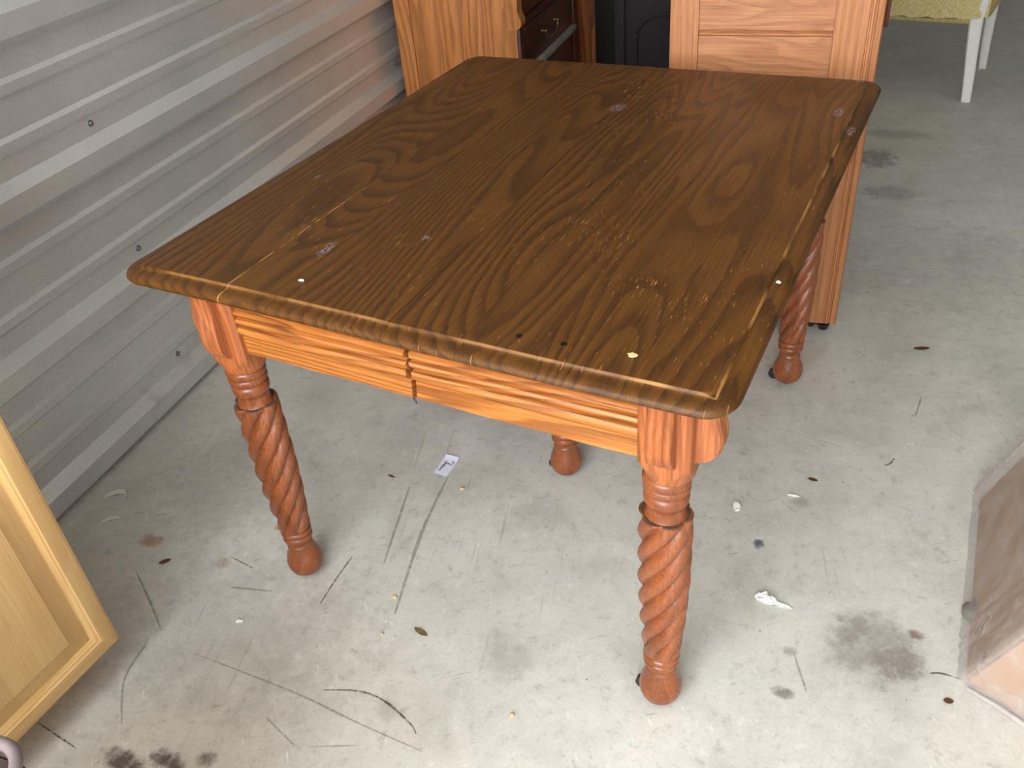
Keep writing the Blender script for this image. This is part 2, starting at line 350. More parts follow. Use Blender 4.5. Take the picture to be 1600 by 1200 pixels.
wall_pts = [(WX, 0.0), ]+[(WX+x, z) for x, z in sect]+[(WX, ZC), (WX-.05, ZC), (WX-.05, 0)]
wl = struct(extrude_y('wall_left', wall_pts, Y0, Y1, M['steel']), 'corrugated galvanised steel partition wall with horizontal ribs')
# base channel at the foot of the wall
extrude_y('base_channel', [(WX-.001, 0), (WX+.012, 0), (WX+.012, .004), (WX+.004, .022), (WX+.003, .04), (WX-.001, .04)], Y0, Y1, M['steel'], wl)
scr_me = None
for y in (-.02, 1.545, 3.05, 4.6):
    for tz in tops[:4]:
        if scr_me is None:
            bm = bmesh.new()
            bmesh.ops.create_cone(bm, cap_ends=True, segments=12, radius1=.0075, radius2=.0075, depth=.0015, matrix=Matrix.Rotation(R(90), 4, 'Y'))
            bmesh.ops.create_cone(bm, cap_ends=True, segments=6, radius1=.005, radius2=.0042, depth=.005, matrix=Matrix.Translation((.003, 0, 0)) @ Matrix.Rotation(R(90), 4, 'Y'))
            scr_me = bpy.data.meshes.new('screw'); bm.to_mesh(scr_me); bm.free()
        s = link('screw', scr_me, M['screw'], wl); s.location = (WX+.001, y+random.uniform(-.01, .01), tz+.026)
struct(box('wall_back', (WX-.05, Y1, 0), (XR+.05, Y1+.05, ZC), M['steel_plain'], None, 0))
struct(box('wall_right', (XR, Y0, 0), (XR+.05, Y1, ZC), M['steel_plain'], None, 0))
struct(box('ceiling', (WX-.05, Y0, ZC), (XR+.05, Y1+.05, ZC+.05), M['ceiling_white'], None, 0))

# floor scuffs
def ribbon(name, pts, width, mat, parent, z=0.0006):
    P = [Vector((x, y, z)) for x, y in pts]; fine = []
    for i in range(len(P)-1):
        a, b = P[max(i-1, 0)], P[i]; c, d = P[i+1], P[min(i+2, len(P)-1)]
        for k in range(5):
            q = k/5
            fine.append(0.5*((2*b)+(c-a)*q+(2*a-5*b+4*c-d)*q*q+(3*b-a-3*c+d)*q*q*q))
    fine.append(P[-1]); v = []
    for i, p in enumerate(fine):
        d = (fine[min(i+1, len(fine)-1)]-fine[max(i-1, 0)]).normalized(); nrm = Vector((-d.y, d.x, 0))
        ww = width*0.3*(0.35+0.65*math.sin(math.pi*(i+.6)/(len(fine)+.2)))*random.uniform(.75, 1.25)
        v += [tuple(p+nrm*ww), tuple(p-nrm*ww)]
    f = [(2*i, 2*i+1, 2*i+3, 2*i+2) for i in range(len(fine)-1)]
    return obj(name, v, f, mat, parent)
for pts, wd, m in (
    ([(-.755, .778), (-.69, .794), (-.636, .789), (-.572, .761), (-.552, .745)], .007, 'mark_dark'),
    ([(-.857, 1.09), (-.861, 1.024), (-.861, .956)], .006, 'mark_dark'),
    ([(-1.299, .928), (-1.214, .866), (-1.143, .81)], .009, 'mark_faint'),
    ([(-1.069, .945), (-.977, .959)], .008, 'mark_faint'),
    ([(-1.048, .781), (-.812, .759), (-.66, .735), (-.527, .717)], .006, 'mark_faint'),
    ([(-.753, 1.377), (-.74, 1.198), (-.701, .973)], .014, 'mark_faint'),
    ([(-.83, .699), (-.749, .664)], .005, 'mark_faint'),
    ([(-.755, .778), (-.731, .796), (-.699, .811)], .005, 'mark_white'),
    ([(-1.151, .776), (-1.14, .694), (-1.081, .613)], .008, 'mark_faint'),
    ([(-1.234, .569), (-1.126, .547)], .006, 'mark_dark'),
    ([(-.828, 1.324), (-.782, 1.091)], .012, 'mark_faint'),
    ([(-.726, .668), (-.64, .696)], .004, 'mark_faint'),
    ([(.282, 1.936), (.267, 1.855)], .004, 'mark_dark'),
    ([(.2, 1.655), (.211, 1.663), (.221, 1.685)], .008, 'mark_dark'),
    ([(-.063, 1.738), (.114, 1.696)], .003, 'mark_faint'),
    ([(.197, 1.728), (.25, 1.745), (.305, 1.731)], .01, 'mark_white'),
    ([(.079, 1.014), (.051, 1.09)], .006, 'mark_faint'),
    ([(-1.37, 1.08), (-1.335, 1.106)], .008, 'mark_faint'),
    ([(-1.052, 1.004), (-1.119, 1.02)], .004, 'mark_dark'),
    ([(-.099, 1.171), (-.056, 1.216)], .004, 'mark_white'),
    ([(-.68, .81), (-.62, .835)], .004, 'mark_white'),
    ([(-.72, .955), (-.68, .947)], .016, 'mark_white'),
    ([(.279, 1.108), (.298, 1.114), (.33, 1.111)], .006, 'mark_dark')):
    ribbon('scuff_mark', pts, wd, M[m], floor)

# ------------------------------------------------------------------ the table
TY = -0.1244
table = tag(empty('dining_table', (-.4861, 1.4781, 0), TY), 'antique oak table with dark worn top and rope-twist turned legs, in the middle', 'table')
RC = .046
def sdf_in(u, v):
    qx, qy = abs(u)-(W/2-RC), abs(v)-(D/2-RC)
    d = math.hypot(max(qx, 0), max(qy, 0))+min(max(qx, qy), 0)-RC
    return -d
TOPP = ([0, .0012, .003, .006, .012, .019, .0245, .0265, .028, .034], [-.0155, -.0115, -.0092, -.0075, -.006, -.0058, -.0052, -.0035, -.0004, 0])
BOTP = ([0, .0015, .004, .009, .014], [-.0155, -.0195, -.0225, -.0245, -.025])
INS = [0, .0004, .0012, .002, .003, .0045, .006, .009, .012, .0155, .019, .022, .0245, .0255, .0265, .0272, .028, .031, .034]
def warp(u, v):
    a = interp(u, [-.5, -.44, -.28, 0, .3, .46, .5], [.008, .008, .006, -.001, -.008, -.009, -.008])
    return a*min(1, max(0, (.25-v)/.85))
def vhalf(u):
    q = abs(u)-(W/2-RC)
    return D/2 if q <= 0 else D/2-RC+math.sqrt(max(RC*RC-q*q, 0))
joints = [-W/2, -.282, -.19, .008, .125, .235, .365, W/2]
for i in range(7):
    a, b = joints[i], joints[i+1]; us = set()
    gap = .00015
    if i == 0: us |= {a+s for s in INS+[.037, .040, .043, .046]}; b -= gap
    elif i == 6: us |= {b-s for s in INS+[.037, .040, .043, .046]}; a += gap
    else: a += gap; b -= gap
    n = max(3, int((b-a)/.02)); us |= {a+(b-a)*k/n for k in range(n+1) if not (i == 0 and k*(b-a)/n < .05 and k) and not (i == 6 and (n-k)*(b-a)/n < .05 and k != n)}
    us |= {a, b}; us = sorted(us); us = [x for k, x in enumerate(us) if k == 0 or x-us[k-1] > 1e-6]
    lift = 0 if i < 3 else -.0006
    rows = []
    for u in us:
        # eased plank edges at the joints
        ea = 0.0
        if i > 0 and u-a < 1e-5: ea = -.0009 if i == 3 else -.0003
        if i < 6 and b-u < 1e-5: ea = -.0009 if i == 2 else -.0003
        vh = vhalf(u)
        vs = [-vh+s for s in INS]+[(-vh+.034)+(2*vh-.068)*k/26 for k in range(1, 26)]+[vh-s for s in reversed(INS)]
        top = [(u, v, H+lift+ea+warp(u, v)+interp(max(0, sdf_in(u, v)), *TOPP)) for v in vs]
        bot = [(u, v, H+warp(u, v)+interp(max(0, sdf_in(u, v)), *BOTP)) for v in vs]
        rows.append(top+list(reversed(bot[1:-1])))
    v, f = grid_surface(rows, close_u=True, cap=True)
    obj('plank', v, f, M['top'], table, 38)

# legs
LU, LV = .386, .5
def leg_mesh():
    seg = 96; rows = []
    def ring(z, r): rows.append([(r*math.cos(2*math.pi*k/seg), r*math.sin(2*math.pi*k/seg), z) for k in range(seg)])
    for r, z in ((.030, .545), (.0305, .535), (.0335, .5335), (.0355, .529), (.0358, .5245), (.0350, .520), (.0342, .518), (.0330, .5168), (.0342, .5156), (.0348, .511), (.0347, .507), (.0330, .504), (.0295, .502),
                 (.0295, .501), (.0320, .499), (.0336, .494), (.0338, .489), (.0328, .483), (.0305, .479), (.0288, .4765), (.0284, .472), (.0288, .466), (.0298, .461), (.0312, .4575), (.0318, .4562)): ring(z, r)
    zt, zb, N, pitch = .456, .138, 6, .30
    def tw(z, frac_open=1.0, rim=0):
        t_ = (zt-z)/(zt-zb)
        Rz = interp(t_, [0, .1, .45, .7, .88, 1], [.0405, .0412, .0412, .0385, .0345, .0312])
        dep = .0105*min(1, t_*12+.55)*min(1, (1-t_)*9+.25)
        row = []
        for k in range(seg):
            th = 2*math.pi*k/seg; ph = N*(th-2*math.pi*z/pitch)/2
            c = abs(math.cos(ph)); r = Rz-dep*(1-c**.62)
            row.append((r*math.cos(th), r*math.sin(th), z))
        return row
    # crown: flat dirty shoulder stepping out to the lobed rim
    rows.append([(x*.91, y*.91, zt) for x, y, z in tw(zt)])
    rows.append([(x*.97, y*.97, zt+.0008) for x, y, z in tw(zt)])
    nz = 110
    for k in range(nz+1): rows.append(tw(zt-.001-(zt-.001-zb)*k/nz))
    for r, z in ((.0250, .1365), (.0248, .134), (.0285, .1325), (.0308, .128), (.0306, .123), (.0285, .1195), (.0265, .1185), (.0285, .1172), (.0300, .113), (.0298, .108), (.0275, .1045), (.0235, .1015), (.0228, .097), (.0235, .093), (.0258, .0895), (.0245, .0875),
                 (.0256, .083), (.0278, .074), (.0318, .064), (.0352, .053), (.0368, .042), (.0360, .032), (.0330, .023), (.0285, .0165), (.0235, .0125), (.020, .012)): ring(z, r)
    v, f = grid_surface(rows, close_u=True, cap=True)
    me = mesh('leg', v, f); me.materials.append(M['leg']); me.materials.append(M['grime'])
    for p in me.polygons:
        if abs(p.center.z-.4561) < .0002 and p.normal.z > .5: p.material_index = 1
    return me
def block_mesh():
    seg = 128; rows = []; hs, ch = .0385, .0085
    def rsq(th):
        r = 9
        for k in range(4):
            c = math.cos(th-k*math.pi/2)
            if c > .01: r = min(r, hs/c)
            c = math.cos(th-k*math.pi/2-math.pi/4)
            if c > .01: r = min(r, (2*hs-ch)/math.sqrt(2)/c)
        return r
    def row(z, cone):
        rr = []
        for k in range(seg):
            th = 2*math.pi*k/seg; r = min(rsq(th), cone); rr.append((r*math.cos(th), r*math.sin(th), z))
        return rr
    for z, c in ((.725, 9), (.600, 9), (.575, 9), (.571, .0500), (.567, .0480), (.562, .0455), (.556, .0425), (.550, .0395), (.544, .0372), (.538, .0360), (.535, .0340)): rows.append(row(z, c))
    v, f = grid_surface(rows, close_u=True, cap=True)
    me = mesh('leg_block', v, f); me.materials.append(M['block']); return me
def scroll_mesh():
    # S-shaped bracket, grows towards -y from y=0, width along x
    prof = [(.724, .046), (.713, .043), (.700, .034), (.685, .029), (.67, .029), (.655, .0325), (.64, .037), (.626, .0402), (.612, .0405), (.60, .037), (.590, .030), (.583, .0215), (.579, .012), (.577, 0)]
    hw = .0185; nx = 25; rows = []
    for z, p in prof:
        row = [(-hw, .002, z), (-hw, -max(p-.0035, 0), z)]
        for k in range(nx):
            x = -hw*.94+2*hw*.94*k/(nx-1)
            g = abs(math.sin(math.pi*3*(k/(nx-1))+.0))
            row.append((x, -max(p-.0062*(1-g**.6), 0), z))
        row += [(hw, -max(p-.0035, 0), z), (hw, .002, z)]
        rows.append(row)
    v, f = grid_surface(rows, close_u=True, cap=True)
    me = mesh('scroll_bracket', v, f); me.materials.append(M['block']); return me
def caster_mesh():
    bm = bmesh.new()
    bmesh.ops.create_cone(bm, cap_ends=True, segments=24, radius1=.0135, radius2=.0135, depth=.012, matrix=Matrix.Translation((-.034, .010, .0138)) @ Matrix.Rotation(R(90), 4, 'X'))
    bmesh.ops.create_cone(bm, cap_ends=True, segments=16, radius1=.012, radius2=.016, depth=.012, matrix=Matrix.Translation((0, 0, .009)))
    bmesh.ops.create_cube(bm, size=1, matrix=Matrix.Translation((-.017, .008, .012)) @ Matrix.Diagonal((.034, .016, .006, 1)))
    me = bpy.data.meshes.new('caster'); bm.to_mesh(me); bm.free(); me.materials.append(M['caster']); return me
LM, BM, SM, CM = leg_mesh(), block_mesh(), scroll_mesh(), caster_mesh()
for sx, sy in ((-1, -1), (1, -1), (1, 1), (-1, 1), (0, 0)):
    leg = link('leg', LM, None, table, 50); leg.location = (LU*sx+.003, LV*sy-(.02 if not sx else 0), 0)
    bl = link('leg_block', BM, None, leg, 25); bl.location.x = .004
    cs = link('caster', CM, None, leg, 40)
    if sx:
        s1 = link('scroll_bracket', SM, None, leg, 60); s1.location = (.004, .0385*sy, 0); s1.scale.y = .55; s1.rotation_euler = (0, 0, 0 if sy < 0 else math.pi)
        s2 = link('scroll_bracket', SM, None, leg, 60); s2.location = (.0385*sx+.004, 0, 0); s2.scale.y = .9; s2.rotation_euler = (0, 0, R(90)*sx)
# aprons: moulded boards, profile (z, outward)
AP = [(.572, -.004), (.574, -.001), (.608, 0), (.610, -.006), (.613, .003), (.618, .0075), (.624, .008), (.629, .005), (.631, -.003), (.633, -.003), (.636, .004), (.641, .0065), (.645, .004), (.647, -.003), (.649, -.003), (.652, .0035), (.657, .006), (.661, .003), (.663, -.003), (.667, -.001), (.672, .001), (.722, .001)]
def apron(name, u0, u1, vface, sgn, axis, mat, jag=(0, 0)):
    rows = []; n = 14
    jz = [random.uniform(-1, 1) for _ in AP]
    for k in range(n+1):
        u = u0+(u1-u0)*k/n; row = []
        for q, (z, o) in enumerate(AP):
            uu = u+(jag[0]*jz[q] if k == 0 else 0)+(jag[1]*jz[q] if k == n else 0)
            zz = z+(.0008*math.sin(u*40) if q < 2 else 0)+(warp(u, sgn*.6) if axis == 0 else warp(sgn*.49, u))
            pt = (vface+o)*sgn
            row.append((uu, pt, zz) if axis == 0 else (pt, uu, zz))
        for z in (.722, .572):
            z += warp(u, sgn*.6) if axis == 0 else warp(sgn*.49, u)
            pt = (vface-.022)*sgn
            row.append((u, pt, z) if axis == 0 else (pt, u, z))
        rows.append(row)
    v, f = grid_surface(rows, close_u=True, cap=True)
    return obj(name, v, f, mat, table, 40)
for sg in (-1, 1):
    apron('apron', -LU+.042, -.0125, .522, sg, 0, M['apron'], (0, .003))
    apron('apron', -.0045, LU-.030, .522, sg, 0, M['apron'], (.003, 0))
    apron('apron', -LV+.042, LV-.042, .408, sg, 1, M['apron_side'])
# extension slides under the top and the wire hanging from them
for v0 in (-.3, .3): box('slide_rail', (-.36, v0-.02, .66), (.36, v0+.02, .722), M['apron_side'], table, .002)
box('center_stretcher', (-.03, -.47, .64), (.03, .47, .70), M['apron_side'], table, .002)
tube('hanging_wire', [(-.035, -.49, .60), (-.036, -.492, .56), (-.033, -.494, .545), (-.028, -.495, .538)], .0014, M['caster'], table, 6)

# ------------------------------------------------------------------ oak cabinet behind the table, right
cab = tag(empty('oak_cabinet', (-.404, 2.168, 0)), 'pinkish oak frame-and-panel cabinet on casters behind the right end of the table', 'cabinet')
CW, CD, CH = .469, .44, 1.25
box('carcass', (.004, .012, .04), (CW-.004, CD, CH-.02), M['oak_right'], cab, .002)
box('stile', (0, 0, .036), (.067, .022, CH-.02), M['oak_right'], cab, .002)
# right stile with moulded outer edge
sp = [(.367, 0), (.437, 0), (.4385, .004), (.441, .004), (.4425, 0), (.447, 0), (.4485, .005), (.452, .005), (.454, .001), (.460, 0), (.466, .003), (.469, .009), (.469, .022), (.367, .022)]
v, f = grid_surface([[(x, y, .036) for x, y in sp], [(x, y, CH-.02) for x, y in sp]], close_u=True, cap=True)
obj('stile', v, f, M['oak_right'], cab, 30)
def hpanel(z0, z1):
    pr_ = [(.006, z0), (.0085, z0+.003), (.006, z0+.009), (.004, z0+.012), (.004, z1-.004), (.007, z1), (.02, z1), (.02, z0)]
    v, f = grid_surface([[(x, y, z) for y, z in pr_] for x in (.0675, .3665)], close_u=True, cap=True)
    obj('panel_board', v, f, M['oak_right_h'], cab, 30)
for z0, z1 in ((.08, .43), (.432, .785), (.788, 1.14)): hpanel(z0, z1)
box('rail', (.0675, 0, .036), (.3665, .022, .079), M['oak_right_h'], cab, .002)
box('rail', (.0675, 0, 1.141), (.3665, .022, CH-.02), M['oak_right_h'], cab, .002)
box('cornice', (-.012, -.012, CH-.02), (CW+.02, CD+.01, CH+.01), M['oak_right_h'], cab, .006, 3)
box('side_trim', (CW, .03, .80), (CW+.010, .07, 1.2), M['dark_shaded_red'], cab, .004)
for x, y in ((.03, .03), (CW-.03, .03), (.03, CD-.03), (CW-.03, CD-.03)):
    c = link('caster', CM, None, cab); c.location = (x, y, 0); c.scale = (1, 1, 1.35)
    c.name = 'caster'
    lathe('caster_plate', [(.018, .030), (.018, .037)], M['caster'], c, 16)

# ------------------------------------------------------------------ oak dresser against the steel wall
dr = tag(empty('oak_dresser', (-1.552, 3.0, 0)), 'honey oak dresser with red drawers coloured dark for shade, standing against the ribbed steel wall', 'dresser')
DW, DL, DH = .472, .70, 1.1
box('carcass', (.006, .012, .06), (DW-.012, DL-.01, DH-.02), M['oak_left'], dr, .002)
box('stile', (0, 0, 0), (.060, .024, DH-.02), M['oak_left'], dr, .003)
for k, (a, b) in enumerate(((.0615, .165), (.1655, .26), (.2605, .345), (.3455, .412))):
    box('side_board', (a, .004, .06), (b, .02, DH-.06), M['oak_left'], dr, .0006)
box('stile', (.4125, 0, 0), (DW-.012, .024, DH-.02), M['oak_left'], dr, .003)
box('rail', (.0605, 0, 0), (.412, .022, .06), M['oak_left'], dr, .002)
box('rail', (.0605, 0, DH-.06), (.412, .022, DH-.02), M['oak_left'], dr, .002)
# scrolled pilaster overhanging the drawer front
sc_ = [(.57, 0), (.572, .010), (.585, .0195), (.60, .020), (.612, .014), (.63, .009), (.66, .009), (.70, .013), (.75, .018), (.82, .02), (1.08, .02), (1.08, -.03), (.57, -.03)]
v, f = grid_surface([[(DW-.012+o, y, z) for z, o in sc_] for y in (-.002, .045)], close_u=True, cap=True)
obj('scroll_pilaster', v, f, M['oak_left'], dr, 40)
box('front_post', (DW-.03, .001, .02), (DW, .04, .569), M['dark_shaded_red'], dr, .003)
box('front_post', (DW-.03, DL-.045, .02), (DW+.004, DL, DH-.02), M['dark_shaded_red'], dr, .003)
box('dresser_top', (-.01, -.02, DH-.02), (DW+.03, DL+.02, DH+.01), M['oak_left'], dr, .006, 3)
for z0, z1 in ((.07, .235), (.25, .395), (.425, .57), (.60, .76), (.79, 1.05)):
    d_ = box('drawer', (DW-.02, .042, z0), (DW-.004, DL-.047, z1), M['dark_shaded_red'], dr, .003)
    box('drawer_edge', (DW-.004, .048, z1-.016), (DW+.001, DL-.053, z1-.004), M['dark_shaded_red'], d_, .002)
    zc = (z0+z1)/2+.005
    for yy in (.245, .40): lathe('handle_post', [(.006, 0), (.007, .002), (.003, .006), (.003, .014), (.0055, .018), (.004, .022)], M['brass'], d_, 12).matrix_local = Matrix.Translation((DW-.004, yy, zc)) @ Matrix.Rotation(R(90), 4, 'Y')
    tube('handle_bail', [(DW+.012, .245, zc), (DW+.016, .25, zc-.02), (DW+.018, .29, zc-.033), (DW+.018, .355, zc-.033), (DW+.016, .395, zc-.02), (DW+.012, .40, zc)], .0025, M['brass'], d_, 8)
box('drawer_rail', (DW-.02, .042, .40), (DW+.014, DL-.047, .419), M['dust_rail'], dr, .002)
box('drawer_rail', (DW-.02, .042, .575), (DW+.006, DL-.047, .597), M['dark_shaded_red'], dr, .002)
box('drawer_rail', (DW-.02, .042, .764), (DW+.006, DL-.047, .786), M['dark_shaded_red'], dr, .002)

# ------------------------------------------------------------------ brown wardrobe, black board and purple suitcase in the gap
wr = tag(empty('brown_wardrobe', (-1.06, 3.76, 0)), 'brown wooden wardrobe with moulded edge deep in the gap beside the dresser', 'wardrobe')
box('carcass', (-.50, .012, .03), (.105, .5, 1.6), M['brownwood'], wr, .003)
box('front_panel', (-.02, .002, .05), (.07, .02, 1.55), M['brownwood'], wr, .002)
sp = [(.0705, .0), (.076, -.004), (.082, 0), (.085, .004), (.089, -.003), (.096, -.005), (.103, .0), (.109, .006), (.109, .03), (.0705, .03)]
v, f = grid_surface([[(x, y, .02) for x, y in sp], [(x, y, 1.58) for x, y in sp]], close_u=True, cap=True)
obj('moulding', v, f, M['brownwood'], wr, 40)
box('plinth', (-.51, -.004, 0), (.112, .5, .0295), M['brownwood'], wr, .003)
bb = tag(empty('black_panel', (-.80, 3.55, 0)), 'black panel with a torn pale edge standing between wardrobe and purple suitcase', 'panel')
box('sheet', (-.16, .0, 0), (.12, .02, 1.1), M['black'], bb, .003)
tube('torn_edge', [(-.035, -.004, .40), (-.03, -.004, .44), (-.02, -.004, .47), (-.022, -.004, .50), (-.008, -.004, .53), (-.012, -.004, .56), (0, -.004, .60)], .0022, M['dust_rail'], bb, 6)
sc = tag(empty('purple_suitcase', (-.72, 2.78, 0)), 'dark purple soft suitcase with an arched seam wedged behind the oak cabinet', 'suitcase')
box('body', (.02, .02, .03), (.40, .26, .92), M['purple'], sc, .035, 5)
box('side_gusset', (.045, .006, .06), (.06, .03, .88), M['purple'], sc, .006, 3)
arch = [(.095, .016, .10)]+[(.095, .016, .2+.1*k) for k in range(4)]+[(.095, .016, .59)]+[(.095+.075*(1-math.cos(math.pi/2*k/6)), .016, .60+.075*math.sin(math.pi/2*k/6)) for k in range(0, 7)]+[(.26, .016, .675), (.34, .016, .675)]
tube('pocket_piping', arch, .005, M['purple'], sc, 8)
tube('handle', [(.14, .13, .90), (.15, .13, .95), (.2, .13, .97), (.25, .13, .95), (.26, .13, .90)], .011, M['black'], sc, 10)
for x in (.07, .35):
    for y in (.06, .22):
        k = lathe('wheel', [(.02, -.012), (.025, -.008), (.025, .008), (.02, .012)], M['black'], sc, 20); k.matrix_local = Matrix.Translation((x, y, .025)) @ Matrix.Rotation(R(90), 4, 'Y')

# ------------------------------------------------------------------ olive upholstered chair with white legs
ch = tag(empty('upholstered_chair', (.491, 4.09, 0), R(-11.4)), 'olive upholstered chair with white painted legs standing at the back on the right', 'chair')
def leg_bar(name, path, wd, dp, parent):
    rows = []
    for (x, y, z), a, b in zip(path, wd, dp):
        rows.append([(x-a*.5+dx*a, y+dy*b, z) for dx, dy in ((0.12, 0), (.88, 0), (1, .12), (1, .88), (.88, 1), (.12, 1), (0, .88), (0, .12))])
    v, f = grid_surface(rows, close_u=True, cap=True); return obj(name, v, f, M['white_paint'], parent, 25)
leg_bar('rear_post', [(0, 0, 0), (-.008, .006, .1), (-.02, .012, .22), (-.028, .014, .33), (-.012, .004, .37), (-.004, -.008, .44), (.004, -.02, .55), (.01, -.05, .8)], [.036, .04, .045, .05, .030, .022, .022, .02], [.036, .04, .045, .05, .03, .02, .02, .02], ch)
leg_bar('rear_post', [(-.54, 0, 0), (-.532, .006, .1), (-.52, .012, .22), (-.512, .014, .33), (-.528, .004, .37), (-.536, -.008, .44), (-.544, -.02, .55), (-.55, -.05, .8)], [.036, .04, .045, .05, .030, .022, .022, .02], [.036, .04, .045, .05, .03, .02, .02, .02], ch)
leg_bar('front_leg', [(0.0, .47, 0), (-.006, .46, .1), (-.01, .45, .2), (-.012, .445, .33)], [.032, .036, .040, .044], [.032, .036, .04, .044], ch)
leg_bar('front_leg', [(-.54, .47, 0), (-.534, .46, .1), (-.53, .45, .2), (-.528, .445, .33)], [.032, .036, .040, .044], [.032, .036, .04, .044], ch)
box('seat_base', (-.535, .02, .30), (-.005, .50, .42), M['fabric'], ch, .03, 4)
def soft_back():
    rows = []
    for k in range(15):
        t_ = k/14; z = .332+.50*t_; row = []
        for j in range(17):
            s_ = j/16; x = -.528+.516*s_
            bulge = .022*math.sin(math.pi*s_)**.6
            row.append((x, .008-bulge-.05*t_*t_, z+.004*math.sin(j*2.1)*(k == 0)))
        for j in range(17):
            s_ = 1-j/16; x = -.528+.516*s_
            row.append((x, .09-.05*t_*t_, z))
        rows.append(row)
    v, f = grid_surface(rows, close_u=True, cap=True); return obj('back_panel', v, f, M['fabric'], ch, 60)
soft_back()
def side_pad(x0, x1):
    rows = []
    for k in range(11):
        t_ = k/10; y = .02+.46*t_; z0 = .335-.03*math.sin(math.pi*t_); z1 = .62-.05*t_
        b = .018*math.sin(math.pi*min(1, t_*1.02))
        if x1 > -.2: row = [(x0, y, z0), (x1, y, z0), (x1+b, y, z0+.04), (x1+b, y, z1-.04), (x1, y, z1), (x0, y, z1)]
        else: row = [(x0, y, z0), (x1, y, z0), (x1, y, z1), (x0, y, z1), (x0-b, y, z1-.04), (x0-b, y, z0+.04)]
        rows.append(row)
    v, f = grid_surface(rows, close_u=True, cap=True); obj('side_panel', v, f, M['fabric'], ch, 60)
side_pad(-.05, .012); side_pad(-.552, -.49)
box('seat_cushion', (-.49, .06, .421), (-.05, .50, .50), M['fabric'], ch, .03, 4)

# ------------------------------------------------------------------ light wood kitchen cabinet, lower left
kc = tag(empty('maple_cabinet', (-1.1308, .7202, 0), R(-7)), 'light maple kitchen cabinet with raised panel door, cropped at lower left', 'cabinet')
# local frame: +x out of the door face, -y along the door towards the viewer
KD, KL, KZ0, KZ1 = .40, 1.17, .09, 1.02  # unseen length and height extended to block light from the left floor and wall
box('carcass', (-KD, -KL, KZ0+.002), (-.021, -.006, KZ1), M['maple'], kc, .001)
box('toe_kick', (-KD, -KL, 0), (-.10, -.012, KZ0+.002), M['maple'], kc, 0)
ST, DWD = .045, .58
def make_door(y_right):
    door = empty('door'); door.parent = kc
    yA, yB = y_right-DWD, y_right
    def mitred(name, vertical, sign):
        pr_ = [(0, -.018), (0, -.006), (.003, -.0025), (.0045, -.0032), (.0065, -.0006), (.009, 0), (ST-.012, 0), (ST-.010, -.003), (ST-.007, -.0035), (ST-.003, -.0065), (ST, -.012), (ST, -.018)]
        rows = []
        for e in (0, 1):
            row = []
            for s, x in pr_:
                if vertical: row.append((x, (yB-s) if sign > 0 else (yA+s), (KZ0+s) if e == 0 else (KZ1-s)))
                else: row.append((x, (yA+s) if e == 0 else (yB-s), (KZ0+s) if sign < 0 else (KZ1-s)))
            rows.append(row)
        v, f = grid_surface(rows, close_u=True, cap=True); return obj(name, v, f, M['maple'] if vertical else M['maple_h'], door, 25)
    mitred('stile', True, 1); mitred('stile', True, -1); mitred('rail', False, -1); mitred('rail', False, 1)
    rows = []
    for s, x in ((ST-.002, -.013), (ST+.001, -.0125), (ST+.036, -.0035), (ST+.038, -.0015)):
        rows.append([(x, yB-s, KZ0+s), (x, yB-s, KZ1-s), (x, yA+s, KZ1-s), (x, yA+s, KZ0+s)])
    v, f = grid_surface(rows, close_u=True); nb = len(v); f.append((nb-4, nb-3, nb-2, nb-1))
    v += [(-.02, y, z) for x, y, z in rows[0]]; f.append((nb+3, nb+2, nb+1, nb))
    for k in range(4): f.append((k, (k+1) % 4, nb+(k+1) % 4, nb+k))
    obj('raised_panel', v, f, M['maple'], door, 20)
make_door(0.0); make_door(-.586)
box('worktop', (-KD-.01, -KL-.01, KZ1+.001), (.02, .01, KZ1+.03), M['maple_h'], kc, .004, 3)

# ------------------------------------------------------------------ basket at the lower left corner, unseen body made tall to shade the floor
bk = tag(empty('woven_hamper', (-.8095, .0787, 0)), 'woven hamper with a pale rounded rim, just showing at the bottom left corner, unseen body enlarged to shade the floor', 'basket')
def rrect(hx, hy, r, z, n=6):
    p = []
    for cx_, cy_, a0 in ((hx-r, hy-r, 0), (-hx+r, hy-r, 90), (-hx+r, -hy+r, 180), (hx-r, -hy+r, 270)):
        for k in range(n+1):
            a = R(a0+90*k/n); p.append((cx_+r*math.cos(a), cy_+r*math.sin(a), z))
    return p
HX, HY, HZ = .175, .195, .647
rows = [rrect(HX-.03*(1-t_), HY-.03*(1-t_), .034, .002+HZ*t_) for t_ in (0, .25, .5, .75, 1)]+[rrect(HX-.006-.03*(1-t_), HY-.006-.03*(1-t_), .03, .008+(HZ-.006)*t_) for t_ in (1, .5, 0)]
v, f = grid_surface(rows, close_u=True, cap=True); obj('hamper_body', v, f, M['basket_dark'], bk, 40)
rim = rrect(HX, HY, .036, HZ+.003); rows = []; n_ = len(rim)
for i, p in enumerate(rim):
    d = (Vector(rim[(i+1) % n_])-Vector(rim[i-1])).normalized(); a = Vector((d.y, -d.x, 0))
    rows.append([tuple(Vector(p)+a*.0065*math.cos(q*math.pi/4)+Vector((0, 0, .0065*math.sin(q*math.pi/4)))) for q in range(8)])
v, f = grid_surface(rows, close_u=True, close_v=True); obj('rim', v, f, M['basket_rim'], bk, 60)
box('lid', (-HX+.008, -HY+.008, HZ-.014), (HX-.008, HY-.008, HZ-.008), M['basket_dark'], bk, .002)
for k in range(16):
    c_ = -.33+.044*k; a_, b_ = max(-HX+.014, c_-HY+.02), min(HX-.014, c_+HY-.02)
    if b_-a_ > .03: tube('woven_strip', [(a_, (a_-c_), HZ-.006), ((a_+b_)/2, (a_+b_)/2-c_, HZ-.0045), (b_, b_-c_, HZ-.006)], .003, M['basket_strip'], bk, 6)

